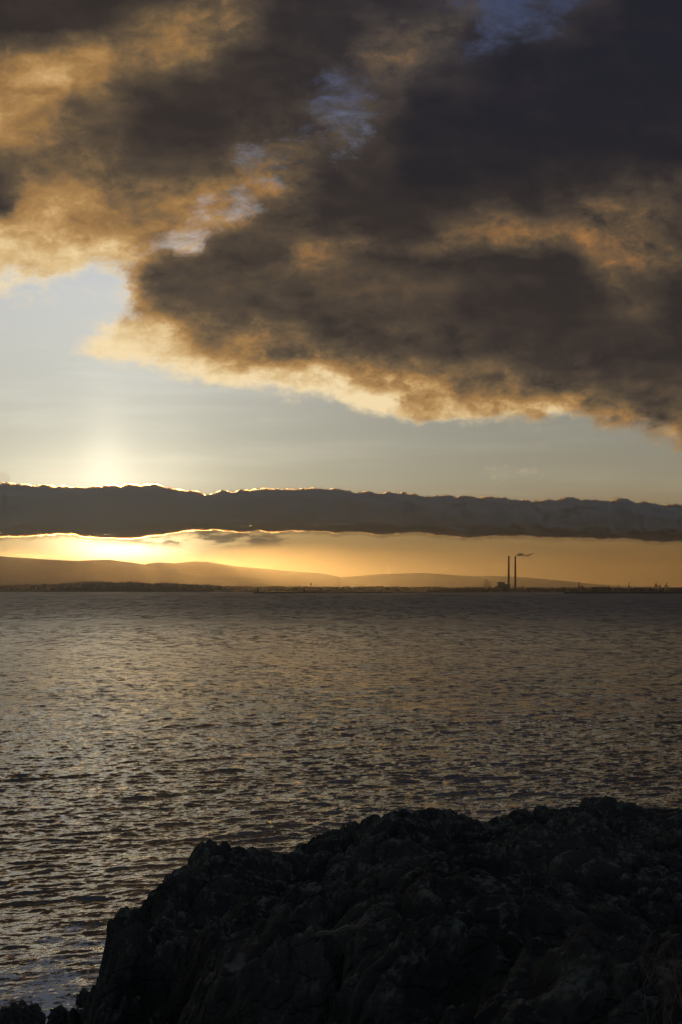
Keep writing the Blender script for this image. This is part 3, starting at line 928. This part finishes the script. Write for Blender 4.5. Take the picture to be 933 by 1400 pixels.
def build_port():
    conc = plain('weathered_concrete', (0.08, 0.075, 0.07), (0.13, 0.12, 0.11), 0.05)
    dark = plain('dark_steel', (0.04, 0.04, 0.042), (0.07, 0.068, 0.066), 0.1, 0.6)
    brick = plain('stained_cladding', (0.045, 0.042, 0.04), (0.08, 0.075, 0.07), 0.08)
    red = plain('faded_red_paint', (0.20, 0.05, 0.035), (0.26, 0.08, 0.055), 0.1)
    white = plain('faded_white_paint', (0.42, 0.40, 0.36), (0.55, 0.52, 0.47), 0.1)
    stone = plain('wall_granite', (0.020, 0.019, 0.018), (0.036, 0.034, 0.031), 0.2)
    roofm = plain('grey_roof', (0.08, 0.08, 0.085), (0.12, 0.12, 0.125), 0.1)
    glass = plain('dull_glazing', (0.02, 0.022, 0.025), (0.04, 0.042, 0.045), 0.3, 0.3)

    # twin chimneys: banded near the top
    D = 7400.0
    def chimney(px, top, wb, wt, label):
        x = wx(px, D)
        z0, z1 = 14.0, wz(top, D)
        root = empty('chimney_stack', (x, D, z0), label, 'chimney', 'twin tall striped chimneys')
        h = z1 - z0
        rb, rt = wb / F * D / 2, wt / F * D / 2
        rad = lambda f: rb + (rt - rb) * f ** 0.8
        def seg(f0, f1, grow=0.0, cap=False):
            bm = bmesh.new()
            n = 8
            pr = [(rad(f0 + (f1 - f0) * i / n) + grow, h * (f0 + (f1 - f0) * i / n)) for i in range(n + 1)]
            lathe(bm, pr, 24)
            return bm
        obj('shaft', seg(0, 0.52), conc, root, True)
        edges = [0.52, 0.60, 0.68, 0.76, 0.84, 0.92, 0.985]
        for i, (a, b) in enumerate(zip(edges, edges[1:])):
            obj('painted_band', seg(a, b), red if i % 2 == 0 else conc, root, True)
        bm = bmesh.new()
        lathe(bm, [(rad(.985) + .5, h * .985), (rt + .8, h * .99), (rt + .8, h), (rt - .9, h), (rt - .9, h - 3)], 24)
        obj('rim', bm, dark, root)
        for f in (0.35, 0.68):
            bm = bmesh.new()
            lathe(bm, [(rad(f) + .3, h * f), (rad(f) + 1.8, h * f), (rad(f) + 1.8, h * f + 1.2), (rad(f) + .3, h * f + 1.2)], 24)
            obj('gallery', bm, dark, root)
        return x, z1
    chimney(696.0, 760.2, 3.7, 2.3, 'tall chimney without smoke, beside the boiler house')
    sx, sz = chimney(705.0, 760.8, 3.4, 2.1, 'tall chimney trailing a wisp of dark smoke')

    # smoke
    rng = np.random.RandomState(9)
    bmv = bmesh.new()
    bmesh.ops.create_icosphere(bmv, subdivisions=3, radius=1.0)
    bv = np.array([q.co[:] for q in bmv.verts]); bf = np.array([[q.index for q in f.verts] for f in bmv.faces]); bmv.free()
    path = [(705.6, 760.0, 1.1), (706.8, 759.2, 1.5), (708.5, 758.8, 2.1), (710.3, 758.4, 2.5), (712.2, 758.0, 2.6), (714.0, 758.3, 2.5), (715.8, 758.8, 2.2),
            (717.3, 759.3, 1.4), (719.6, 760.2, 1.5), (721.4, 760.0, 1.9), (723.2, 759.2, 2.0), (725.0, 758.4, 1.6), (726.8, 757.7, 1.3), (728.8, 757.1, 1.1), (730.8, 756.6, 0.8), (732.6, 756.2, 0.5)]
    px_ = np.array([p[0] for p in path]); py_ = np.array([p[1] for p in path]); pw = np.array([p[2] for p in path])
    n_ring, n_pt = 130, 26
    s = np.linspace(0, len(path) - 1, n_ring)
    cxs, cys, cw = np.interp(s, range(len(path)), px_), np.interp(s, range(len(path)), py_), np.interp(s, range(len(path)), pw)
    th = np.linspace(0, 2 * PI, n_pt, endpoint=False)
    S, T = np.meshgrid(s, th, indexing='ij')
    bulge = 1 + 0.75 * fbm(S * 1.3, np.cos(T) * 1.1 + 3, 4, 3) + 0.4 * fbm(S * 3.1, np.sin(T) * 1.6, 4, 5)
    taper = np.clip(np.minimum(S / 0.6, (len(path) - 1 - S) / 1.2), 0.05, 1)
    rr = 1.6 * cw[:, None] / 2 / F * D * np.clip(bulge, 0.25, 2) * taper
    X = ((cxs - CX) / F * D)[:, None] + rr * np.sin(T) * 0.55
    Z = (EYE + (HY - cys) / F * D)[:, None] + rr * np.cos(T)
    Yy = D + rr * np.sin(T)
    V = np.stack([X, Yy, Z], -1).reshape(-1, 3)
    i = np.arange(n_ring - 1)[:, None] * n_pt
    j = np.arange(n_pt)[None, :]
    q = np.stack([i + j, i + (j + 1) % n_pt, i + n_pt + (j + 1) % n_pt, i + n_pt + j], -1).reshape(-1, 4)
    sm = bpy.data.materials.new('chimney_smoke'); sm.use_nodes = True
    t = NT(sm.node_tree); t.n.clear()
    so = t.new('ShaderNodeOutputMaterial')
    pv = t.new('ShaderNodeVolumePrincipled')
    pv.inputs['Color'].default_value = (0.25, 0.22, 0.20, 1)
    pv.inputs['Density'].default_value = 0.10
    t.l.new(pv.outputs[0], so.inputs['Volume'])
    o = mesh_np('smoke', V, q, sm)
    bm = bmesh.new(); bm.from_mesh(o.data)
    bmesh.ops.holes_fill(bm, edges=[e for e in bm.edges if e.is_boundary], sides=0)
    bmesh.ops.recalc_face_normals(bm, faces=bm.faces)
    bm.to_mesh(o.data); bm.free()
    tag(o, 'thin dark smoke drifting sideways from the chimney top', 'smoke', kind='stuff')

    # power station block
    D = 7330.0
    bx = lambda x0, x1, ytop, d0, d1, zb=10.0: (wx(x0, D), wx(x1, D), D + d0, D + d1, zb, wz(ytop, D))
    x0 = wx(688, D)
    root = empty('power_station', (x0, D, 10), 'dark stepped power station block at the foot of the two tall chimneys', 'power station')
    def part(name, boxes, mat):
        bm = bmesh.new()
        for b in boxes:
            box(bm, b[0] - x0, b[1] - x0, b[2] - D, b[3] - D, b[4] - 10, b[5] - 10)
        return obj(name, bm, mat, root)
    h = part('boiler_house', [bx(681.2, 690.4, 796.6, 0, 42)], brick)
    bm = bmesh.new(); box(bm, wx(680.9, D) - x0, wx(690.8, D) - x0, -1, 43, wz(796.6, D) - 9.99, wz(795.8, D) - 10)
    obj('roof_slab', bm, roofm, h)
    part('turbine_hall', [bx(690.9, 698.2, 798.6, 2, 50)], brick)
    part('annex', [bx(677.6, 680.8, 802.2, 4, 30)], conc)
    part('low_wing', [bx(697.9, 703.2, 804.2, 4, 40)], conc)
    bm = bmesh.new()
    bar(bm, (wx(675.5, D) - x0, 12, wz(804.8, D) - 10), (wx(681.5, D) - x0, 12, wz(800.2, D) - 10), 3.2)
    obj('conveyor_gallery', bm, dark, root)
    for k, xx in enumerate((683.2, 686.0, 688.6)):
        bm = bmesh.new(); box(bm, wx(xx - .8, D) - x0, wx(xx + .8, D) - x0, -0.4, 0.2, wz(802.5, D) - 10, wz(798.6, D) - 10)
        obj('window_strip', bm, glass, root)

    # four short stacks
    for k, (px, top, w, lab) in enumerate(((663.5, 792.0, 0.95, 'short stack at the outer end of the four, equal tallest'), (666.4, 792.0, 1.15, 'thickest short stack, second of four beside the power station'),
                                           (668.6, 794.8, 0.8, 'lower short stack, third of the four'), (670.9, 794.9, 1.1, 'lower short stack closest to the power station'))):
        D2 = 7300.0
        root = empty('short_stack', (wx(px, D2), D2, 10), lab, 'chimney', 'four short stacks left of the power station')
        hh = wz(top, D2) - 10
        r = w / F * D2 / 2
        bm = bmesh.new(); lathe(bm, [(r * 1.12, 0), (r, hh * .5), (r * .95, hh * .95)], 16); obj('shaft', bm, conc, root, True)
        bm = bmesh.new(); lathe(bm, [(r * 1.15, hh * .95), (r * 1.15, hh), (r * .8, hh), (r * .8, hh - 2)], 16); obj('rim', bm, dark, root)
        bm = bmesh.new(); box(bm, -2 * r, 2 * r, -2 * r, 2 * r, -4, 12); obj('base', bm, brick, root)

    # sheds
    def shed(name, xa, xb, top, D, dep, label, mat, ridge=True, group=None):
        xc = (wx(xa, D) + wx(xb, D)) / 2
        w = wx(xb, D) - wx(xa, D)
        zt = wz(top, D) - 9
        root = empty(name, (xc, D, 9), label, 'building', group)
        zw = zt * 0.78
        bm = bmesh.new(); box(bm, -w / 2, w / 2, 0, dep, -8, zw); obj('wall', bm, mat, root)
        bm = bmesh.new()
        ov = w * 0.02 + 0.5
        if ridge == 'arch':
            n = 14
            ra, rb = [], []
            for i in range(n + 1):
                a = PI * i / n
                ra.append(bm.verts.new((-math.cos(a) * (w / 2 + ov), -1, zw + .01 + math.sin(a) * (zt - zw))))
                rb.append(bm.verts.new((-math.cos(a) * (w / 2 + ov), dep + 1, zw + .01 + math.sin(a) * (zt - zw))))
            for i in range(n): bm.faces.new((ra[i], ra[i + 1], rb[i + 1], rb[i]))
            bm.faces.new(ra[::-1]); bm.faces.new(rb); bm.faces.new((ra[0], rb[0], rb[n], ra[n]))
        else:
            vs = [bm.verts.new(p) for p in ((-w / 2 - ov, -1, zw + .01), (w / 2 + ov, -1, zw + .01), (w / 2 + ov, dep + 1, zw + .01), (-w / 2 - ov, dep + 1, zw + .01),
                                           (-w / 2 - ov, dep / 2, zt), (w / 2 + ov, dep / 2, zt))]
            for f in ((3, 2, 1, 0), (0, 1, 5, 4), (2, 3, 4, 5), (0, 4, 3), (1, 2, 5)): bm.faces.new([vs[i] for i in f])
        obj('roof', bm, roofm, root)
        return root
    G = 'port sheds'
    shed('warehouse', 718.2, 743.6, 803.2, 7150, 60, 'long low dark shed just past the smoking chimney', brick, group=G)
    shed('warehouse', 746.5, 757.5, 804.4, 7050, 40, 'short low shed between the long shed and the slim tower', brick, group=G)
    shed('warehouse', 763, 779, 804.6, 7050, 50, 'low shed next to the slim tower on its chimney side', brick, group=G)
    shed('warehouse', 808.5, 836, 802.3, 6900, 70, 'wide shed with a humped roof between the slim tower and single crane', brick, 'arch', G)
    shed('warehouse', 846, 857, 803.9, 6800, 40, 'small shed beside the single leaning crane', brick, group=G)
    shed('warehouse', 866, 880, 803.4, 6850, 45, 'shed between the single crane and the crane cluster', brick, group=G)
    shed('warehouse', 917, 929, 804.0, 6800, 45, 'shed past the crane cluster near the frame edge', brick, group=G)
    shed('warehouse', 643, 658, 804.3, 7200, 45, 'low shed standing before the four short stacks', brick, group=G)

    # stub beside the chimney
    root = empty('vent_stack', (wx(715.2, 7350), 7350, 10), 'squat stub stack past the smoking chimney', 'chimney')
    bm = bmesh.new(); lathe(bm, [(5.0, -2), (4.6, wz(802.4, 7350) - 10)], 16); obj('shaft', bm, conc, root, True)
    zz = wz(802.4, 7350) - 10
    bm = bmesh.new(); lathe(bm, [(5.2, zz), (5.2, zz + 3), (3, zz + 3.4)], 16); obj('cap', bm, dark, root)

    # slim tower and stepped plant
    D = 6900.0
    root = empty('process_tower', (wx(792, D), D, 8), 'slim dark industrial tower standing alone among the port sheds', 'tower')
    zt = wz(795.2, D) - 8
    bm = bmesh.new(); lathe(bm, [(4.2, -2), (4.0, zt * .6), (3.0, zt * .62), (2.8, zt * .9)], 16); obj('shaft', bm, conc, root, True)
    bm = bmesh.new(); lathe(bm, [(3.4, zt * .9), (3.4, zt * .94), (1.2, zt * .97), (.6, zt)], 16); obj('cap', bm, dark, root)
    bm = bmesh.new(); box(bm, -13, 10, -6, 10, -6, zt * .22); obj('base_building', bm, brick, root)
    root = empty('plant_building', (wx(796.8, D), D + 10, 8), 'pointed stepped plant block joined against the slim tower', 'building')
    za = wz(802.2, D) - 8
    bm = bmesh.new(); box(bm, -7.6, 9, 2, 22, -6, za); obj('wall', bm, brick, root)
    bm = bmesh.new()
    vs = [bm.verts.new(p) for p in ((-8, 1, za), (6, 1, za), (6, 23, za), (-8, 23, za), (-1.5, 12, wz(799.6, D) - 8))]
    for f in ((3, 2, 1, 0), (0, 1, 4), (1, 2, 4), (2, 3, 4), (3, 0, 4)): bm.faces.new([vs[k] for k in f])
    obj('roof', bm, roofm, root)

    # cranes
    def crane(px, D, hgt, tilt, label, gantry=True, group='dockside cranes'):
        root = empty('dock_crane', (wx(px, D), D, 7), label, 'crane', group)
        w, dp = (15.0, 18.0) if gantry else (9.0, 9.0)
        zp = hgt * (0.50 if gantry else 0.40)
        for sx_ in (-1, 1):
            for sy in (-1, 1):
                bm = bmesh.new(); bar(bm, (sx_ * w / 2, sy * dp / 2, -4), (sx_ * w / 2 * .9, sy * dp / 2 * .9, zp), 2.3); obj('leg', bm, dark, root)
        bm = bmesh.new()
        box(bm, -w / 2 - 1, w / 2 + 1, -dp / 2 - 1, dp / 2 + 1, zp, zp + 2.6)
        obj('portal_beam', bm, dark, root)
        bm = bmesh.new(); box(bm, -w * .36, w * .36, -5, 5, zp + 2.61, zp + 8.5); obj('machinery_house', bm, brick, root)
        bm = bmesh.new()
        tip = (math.sin(tilt) * (hgt - zp) * 1.0 + 2, 0, hgt)
        for sy in (-1.8, 1.8):
            bar(bm, (-1, sy, zp + 8.4), (tip[0], sy * .4, tip[2]), 2.1, 1.2)
        for k in range(6):
            f = (k + .5) / 6
            z = zp + 8.4 + (hgt - zp - 8.4) * f
            bar(bm, (-1 + (tip[0] + 1) * f, -1.8, z), (-1 + (tip[0] + 1) * f, 1.8, z), .6)
        obj('boom', bm, dark, root)
        bm = bmesh.new()
        bar(bm, (-w * .3, 0, zp + 8.4), (-w * .22, 0, zp + (hgt - zp) * .7), 1.6, 1.1)
        bar(bm, (-w * .22, 0, zp + (hgt - zp) * .7), (tip[0] * .8, 0, zp + 8 + (hgt - zp - 8) * .8), .6)
        obj('apex_frame', bm, dark, root)
    hz = lambda py, D: wz(py, D) - 7
    crane(860.2, 6750, hz(794.8, 6750), 0.22, 'single crane with its boom leaning up, apart from the cluster', False)
    crane(897.4, 6700, hz(795.2, 6700), 0.22, 'first dock crane of the tight cluster, boom raised steeply')
    crane(902.8, 6760, hz(798.2, 6760), 0.10, 'middle dock crane of the cluster, shortest boom')
    crane(911.3, 6700, hz(795.6, 6700), 0.24, 'outermost dock crane of the cluster, boom tilted outward')
    crane(832.5, 6850, hz(799.6, 6850), 0.05, 'faint slim crane rising behind the humped shed', False)
    crane(846.0, 6850, hz(800.2, 6850), -0.12, 'small low crane between the humped shed and leaning crane', False)
    crane(888.5, 6800, hz(801.4, 6800), 0.15, 'lowest crane, just before the tight cluster', False)

    # sea walls
    def wall(name, pts, ztop, wid, label):
        V = []
        for px, D in pts:
            x = wx(px, D)
            for (oy, z) in ((-wid, -3), (-wid * .7, ztop * .55), (-wid * .5, ztop), (wid * .5, ztop), (wid, -3)):
                V.append((x, D + oy, z))
        V = np.array(V)
        n = len(pts)
        q = grid_quads(n, 5)
        o = mesh_np(name, V, q, stone, smooth=False)
        tag(o, label, 'sea wall')
        return o
    rs = np.random.RandomState(2)
    xs = np.linspace(347, 676, 90)
    wall('sea_wall', [(x, 5250 + (x - 347) / 329 * 1700 + rs.uniform(-8, 8)) for x in xs], 5.2, 9, 'long low dark sea wall running from the lighthouse to the port')
    xs = np.linspace(772, 1150, 60)
    wall('breakwater', [(x, 5050 + (x - 772) * .5 + rs.uniform(-8, 8)) for x in xs], 6.0, 12, 'low dark breakwater in front of the cranes')

    # lighthouse at the end of the wall
    D = 5260.0
    x = wx(352.6, D)
    root = empty('lighthouse', (x, D, 3), 'small dark lighthouse at the tip of the long sea wall', 'lighthouse')
    zt = wz(801.6, D) - 3
    bm = bmesh.new(); lathe(bm, [(4.8, 0), (4.3, zt * .35), (3.8, zt * .68)], 18); obj('tower', bm, stone, root, True)
    bm = bmesh.new(); lathe(bm, [(4.6, zt * .68), (4.6, zt * .71), (2.8, zt * .71)], 18); obj('gallery', bm, dark, root)
    bm = bmesh.new(); lathe(bm, [(2.6, zt * .71), (2.6, zt * .88)], 12); obj('lantern', bm, glass, root)
    bm = bmesh.new(); lathe(bm, [(3.0, zt * .88), (1.7, zt * .95), (.2, zt)], 12); obj('dome', bm, red, root)
    bm = bmesh.new()
    bmesh.ops.create_icosphere(bm, subdivisions=4, radius=1)
    for v in bm.verts:
        n = 1 + 0.28 * math.sin(v.co.x * 5 + 1) * math.cos(v.co.y * 4 + v.co.z * 3)
        v.co = Vector((v.co.x * 19 * n + 11, v.co.y * 16 * n, v.co.z * 5.2 * n - 0.5))
    obj('rock_base', bm, stone, root)
    # square beacon along the wall
    D = 5610.0
    root = empty('beacon_tower', (wx(416.2, D), D, 3), 'squat dark beacon building partway along the long sea wall', 'beacon')
    zt = wz(803.8, D) - 3
    bm = bmesh.new(); box(bm, -3.2, 3.2, -3.2, 3.2, 0, zt * .62); obj('wall', bm, stone, root)
    bm = bmesh.new(); box(bm, -1.9, 1.9, -1.9, 1.9, zt * .62 + .01, zt * .9); obj('lantern', bm, dark, root)
    bm = bmesh.new(); lathe(bm, [(2.6, zt * .9 + .01), (.3, zt)], 8); obj('roof', bm, dark, root)

    # buoy and sail
    D = 4650.0
    root = empty('channel_buoy', (wx(501.5, D), D, 0), 'lone small dark buoy on the water', 'buoy')
    bm = bmesh.new(); lathe(bm, [(1.6, -.8), (2.0, 0), (1.6, 1.0)], 14); obj('float', bm, red, root)
    bm = bmesh.new(); lathe(bm, [(.8, 1.01), (.35, 4.6), (.05, 5.2)], 10); obj('mast', bm, dark, root)
    D = 6600.0
    root = empty('sailing_boat', (wx(455.3, D), D, 0), 'tiny boat with pale sail behind the sea wall', 'boat')
    bm = bmesh.new()
    vs = [bm.verts.new(p) for p in ((-5, 0, 1.4), (-3.5, -1.4, 1.3), (3.5, -1.4, 1.3), (6.2, 0, 1.7), (3.5, 1.4, 1.3), (-3.5, 1.4, 1.3), (-4, 0, -.5), (4.5, 0, -.5))]
    bm.faces.new(vs[:6])
    for f in ((0, 6, 1), (1, 6, 7, 2), (2, 7, 3), (3, 7, 4), (4, 7, 6, 5), (5, 6, 0)): bm.faces.new([vs[k] for k in f])
    obj('hull', bm, white, root)
    bm = bmesh.new(); bar(bm, (.8, 0, 1.3), (.8, 0, 17.5), .35, .2); obj('mast', bm, dark, root)
    bm = bmesh.new()
    vs = [bm.verts.new(p) for p in ((.5, -.05, 2.4), (-4.6, -.5, 2.6), (.5, -.05, 17), (.5, .1, 2.4), (-4.6, -.3, 2.6), (.5, .1, 17))]
    for f in ((0, 1, 2), (5, 4, 3), (0, 3, 4, 1), (1, 4, 5, 2), (2, 5, 3, 0)): bm.faces.new([vs[k] for k in f])
    obj('sail', bm, white, root)

    # town across the bay
    G = 'pale shore buildings'
    def block(px, w, top, D, dep, label, mat, zb=4.0, group=G, cat='building'):
        root = empty('shore_building', (wx(px, D), D, zb), label, cat, group)
        W = w / F * D
        h = wz(top, D) - zb
        bm = bmesh.new(); box(bm, -W / 2, W / 2, 0, dep, -3, h); obj('wall', bm, mat, root)
        bm = bmesh.new(); box(bm, -W / 2 - .5, W / 2 + .5, -.5, dep + .5, h + .01, h + 2.2); obj('roof', bm, roofm, root)
    block(291.0, 2.6, 800.6, 8210, 16, 'pale apartment block at the near end of the bright shore cluster', white)
    block(294.6, 2.8, 802.2, 8190, 16, 'lowest pale block in the bright shore cluster', white)
    block(298.0, 2.2, 801.0, 8205, 16, 'slim pale block, third in the bright shore cluster', white)
    block(301.4, 2.6, 802.0, 8190, 16, 'pale block at the sea wall end of the bright shore cluster', white)
    block(316, 22, 803.0, 8220, 20, 'long low building beside the bright shore cluster', conc)
    block(403.5, 3.4, 804.0, 8190, 14, 'single pale house above the sea wall between lighthouse and beacon', white)
    block(377, 11, 801.8, 8240, 20, 'wide dull block on the shore behind the lighthouse', brick)
    # lattice mast
    D = 8330.0
    root = empty('radio_mast', (wx(463.6, D), D, 8), 'thin tall radio mast in front of the dip between hills', 'mast')
    zt = wz(789.6, D) - 8
    bm = bmesh.new()
    for k in range(3):
        a = 2 * PI * k / 3
        bar(bm, (1.7 * math.cos(a), 1.7 * math.sin(a), 0), (1.1 * math.cos(a), 1.1 * math.sin(a), zt * .94), .7)
    for k in range(24):
        z0_, z1_ = zt * .94 * k / 24, zt * .94 * (k + 1) / 24
        for j in range(3):
            a, b = 2 * PI * j / 3, 2 * PI * (j + 1) / 3
            bar(bm, (1.5 * math.cos(a), 1.5 * math.sin(a), z0_), (1.4 * math.cos(b), 1.4 * math.sin(b), z1_), .35)
    obj('lattice', bm, dark, root)
    bm = bmesh.new(); bar(bm, (0, 0, zt * .93), (0, 0, zt), .8, .4); obj('antenna', bm, dark, root)
    root = empty('water_tower', (wx(425.3, D), D, 6), 'small round-headed water tower rising above the shore trees', 'water tower')
    zt = wz(797.2, D) - 6
    bm = bmesh.new(); lathe(bm, [(2.2, 0), (1.6, zt - 13)], 14); obj('stem', bm, conc, root)
    bm = bmesh.new(); lathe(bm, [(1.6, zt - 12.99), (6.2, zt - 9), (6.6, zt - 4), (5.2, zt - 1), (.5, zt)], 18); obj('tank', bm, red, root)


def build_haze():
    m = bpy.data.materials.new('sea_haze'); m.use_nodes = True
    t = NT(m.node_tree); t.n.clear()
    o = t.new('ShaderNodeOutputMaterial')
    pv = t.new('ShaderNodeVolumePrincipled')
    pv.inputs['Color'].default_value = (0.92, 0.90, 0.87, 1)
    pv.inputs['Density'].default_value = HAZE
    pv.inputs['Anisotropy'].default_value = 0.91
    t.l.new(pv.outputs[0], o.inputs['Volume'])
    bm = bmesh.new()
    box(bm, -14000, 14000, -300, 17000, -5.0, 600)
    h = obj('haze', bm, m)
    tag(h, 'thin golden evening haze over the bay', 'haze', kind='stuff')


def build_cloud_bank():
    """the long low bank: a real body of cloud far beyond the hills, thick enough to hide the sun"""
    top = [(-700, 655), (-300, 662), (-100, 656), (0, 659), (20, 661), (60, 661), (100, 664), (130, 663), (170, 662), (212, 660.5), (250, 668), (280, 673), (300, 671),
           (330, 669), (370, 666), (410, 667), (450, 666), (490, 671), (540, 672), (580, 676), (620, 677), (660, 678), (700, 680),
           (740, 684), (765, 679), (800, 681), (830, 684), (845, 681), (880, 687), (933, 690), (1100, 688), (1400, 694), (1700, 690)]
    bot = [(-700, 745), (-200, 740), (0, 737), (50, 734), (90, 732), (120, 737), (160, 739), (186, 737), (210, 734), (235, 730), (262, 727), (292, 727), (322, 729),
           (350, 729), (400, 728), (440, 730), (500, 731), (560, 732), (600, 733), (640, 736), (700, 735), (740, 736), (800, 738),
           (860, 740), (933, 743), (1200, 741), (1700, 746)]
    D, dep0 = 29000.0, 2600.0

    def body(dx, grow_t, grow_b, amp, dep, seed, nrow):
        xs = np.arange(-650, 1650, dx)
        T = np.linspace(0, 1, nrow)
        TT, XP = np.meshgrid(T, xs, indexing='ij')
        y = D + (dep0 - dep) / 2 + TT * dep
        X = (XP - CX) / F * (D + dep0 / 2)
        zt = EYE + (HY + grow_t * -1 - np.interp(xs, *zip(*top)) + 2 * grow_t) / F * (D + dep0 / 2)
        zb = EYE + (HY - np.interp(xs, *zip(*bot)) - grow_b) / F * (D + dep0 / 2)
        mid = 0.42 * zt + 0.58 * zb
        sh = np.sqrt(np.clip(1 - (2 * TT - 1) ** 2, 0, 1))
        a, b = X, y
        wv = 0.45 * fbm(a / 230, b / 900, 4, 71)
        f1, f2 = worley(a / 400.0 + wv, b / 3500.0, 70)
        g1, g2 = worley(a / 150.0 + 1.6 * wv, b / 1500.0, 72)
        h1, h2 = worley(a / 62.0 + 3.0 * wv, b / 600.0, 77)
        bil = -45 + 100 * (0.45 - f1 ** 1.6) + 55 * (0.45 - g1 ** 1.6) + 30 * (0.42 - h1) + 60 * fbm(a / 900, b / 4000, 4, 74)
        bil = bil + amp * 75 * fbm(a / 95, b / 420, 5, 75 + seed, 0.62)
        zT = mid[None, :] + (zt - mid)[None, :] * sh + bil * sh ** 0.5
        low = 100 * fbm(a / 700, b / 2500, 5, 76) + amp * 130 * fbm(a / 210, b / 420, 6, 78 + seed, 0.66) + 14
        zB = mid[None, :] + (zb - mid)[None, :] * sh ** 0.7 + low * sh ** 0.5
        zT = np.maximum(zT, (mid + 0.45 * (zt - mid))[None, :] * 1.0 - (1 - sh) * 0.45 * (zt - mid)[None, :])
        zB = np.minimum(zB, mid[None, :] - (0.35 * (mid - zb))[None, :] * sh)
        # relief of the near face
        y = y + (1 - TT) ** 2 * (420 * fbm(a / 620, TT * 9, 4, 79) + 170 * fbm(a / 170, TT * 30, 4, 80))
        nd, nx = TT.shape
        q = grid_quads(nd, nx)
        V = np.concatenate([np.stack([X, y, zT], -1).reshape(-1, 3), np.stack([X, y, zB], -1).reshape(-1, 3)])
        return V, np.concatenate([q, q[:, ::-1] + nd * nx])

    def vapour(name, dens):
        m = bpy.data.materials.new(name); m.use_nodes = True
        t = NT(m.node_tree); t.n.clear()
        o = t.new('ShaderNodeOutputMaterial')
        s1 = t.new('ShaderNodeVolumeScatter')
        s2 = t.new('ShaderNodeVolumeScatter')
        ab = t.new('ShaderNodeVolumeAbsorption')
        for nd, c, dn, g in ((s1, (1.0, 0.97, 0.95, 1), dens * 0.0035, 0.96), (s2, (0.82, 0.91, 1.0, 1), dens * 0.9965, -0.52)):
            nd.inputs['Color'].default_value = c
            nd.inputs['Density'].default_value = dn
            nd.inputs['Anisotropy'].default_value = g
        ab.inputs['Color'].default_value = (0.5, 0.5, 0.5, 1)
        ab.inputs['Density'].default_value = dens * 0.20
        a1, a2 = t.new('ShaderNodeAddShader'), t.new('ShaderNodeAddShader')
        t.l.new(s1.outputs[0], a1.inputs[0]); t.l.new(s2.outputs[0], a1.inputs[1])
        t.l.new(a1.outputs[0], a2.inputs[0]); t.l.new(ab.outputs[0], a2.inputs[1])
        t.l.new(a2.outputs[0], o.inputs['Volume'])
        return m

    def closed(name, V, q, mat, parent=None):
        ob = mesh_np(name, V, q, mat, parent)
        bm = bmesh.new(); bm.from_mesh(ob.data)
        bmesh.ops.remove_doubles(bm, verts=bm.verts, dist=0.01)
        bmesh.ops.holes_fill(bm, edges=[e for e in bm.edges if e.is_boundary], sides=0)
        bmesh.ops.recalc_face_normals(bm, faces=bm.faces)
        bm.to_mesh(ob.data); bm.free()
        return ob

    ob = closed('cloud_bank', *body(0.75, -1.0, -2.0, 0.6, 2600.0, 0, 71), vapour('cloud_vapour', CLOUD_D))
    closed('thin_fringe', *body(0.6, 0.6, 3.0, 1.5, 2200.0, 5, 61), vapour('thin_vapour', CLOUD_D * 0.06), ob)
    tag(ob, 'long dark flat cloud bank lying right across the sky above the hills', 'cloud')


HAZE = 2.6e-5
CLOUD_D = 0.0105
build_cloud_bank()
build_sea()
build_headland_things()
build_far_shore()
build_port()
build_haze()
SC.cycles.use_denoising = True
SC.cycles.denoiser = 'OPENIMAGEDENOISE'
SC.cycles.volume_bounces = 1
SC.cycles.max_bounces = 6
SC.cycles.glossy_bounces = 3
SC.cycles.diffuse_bounces = 2
SC.cycles.caustics_reflective = False
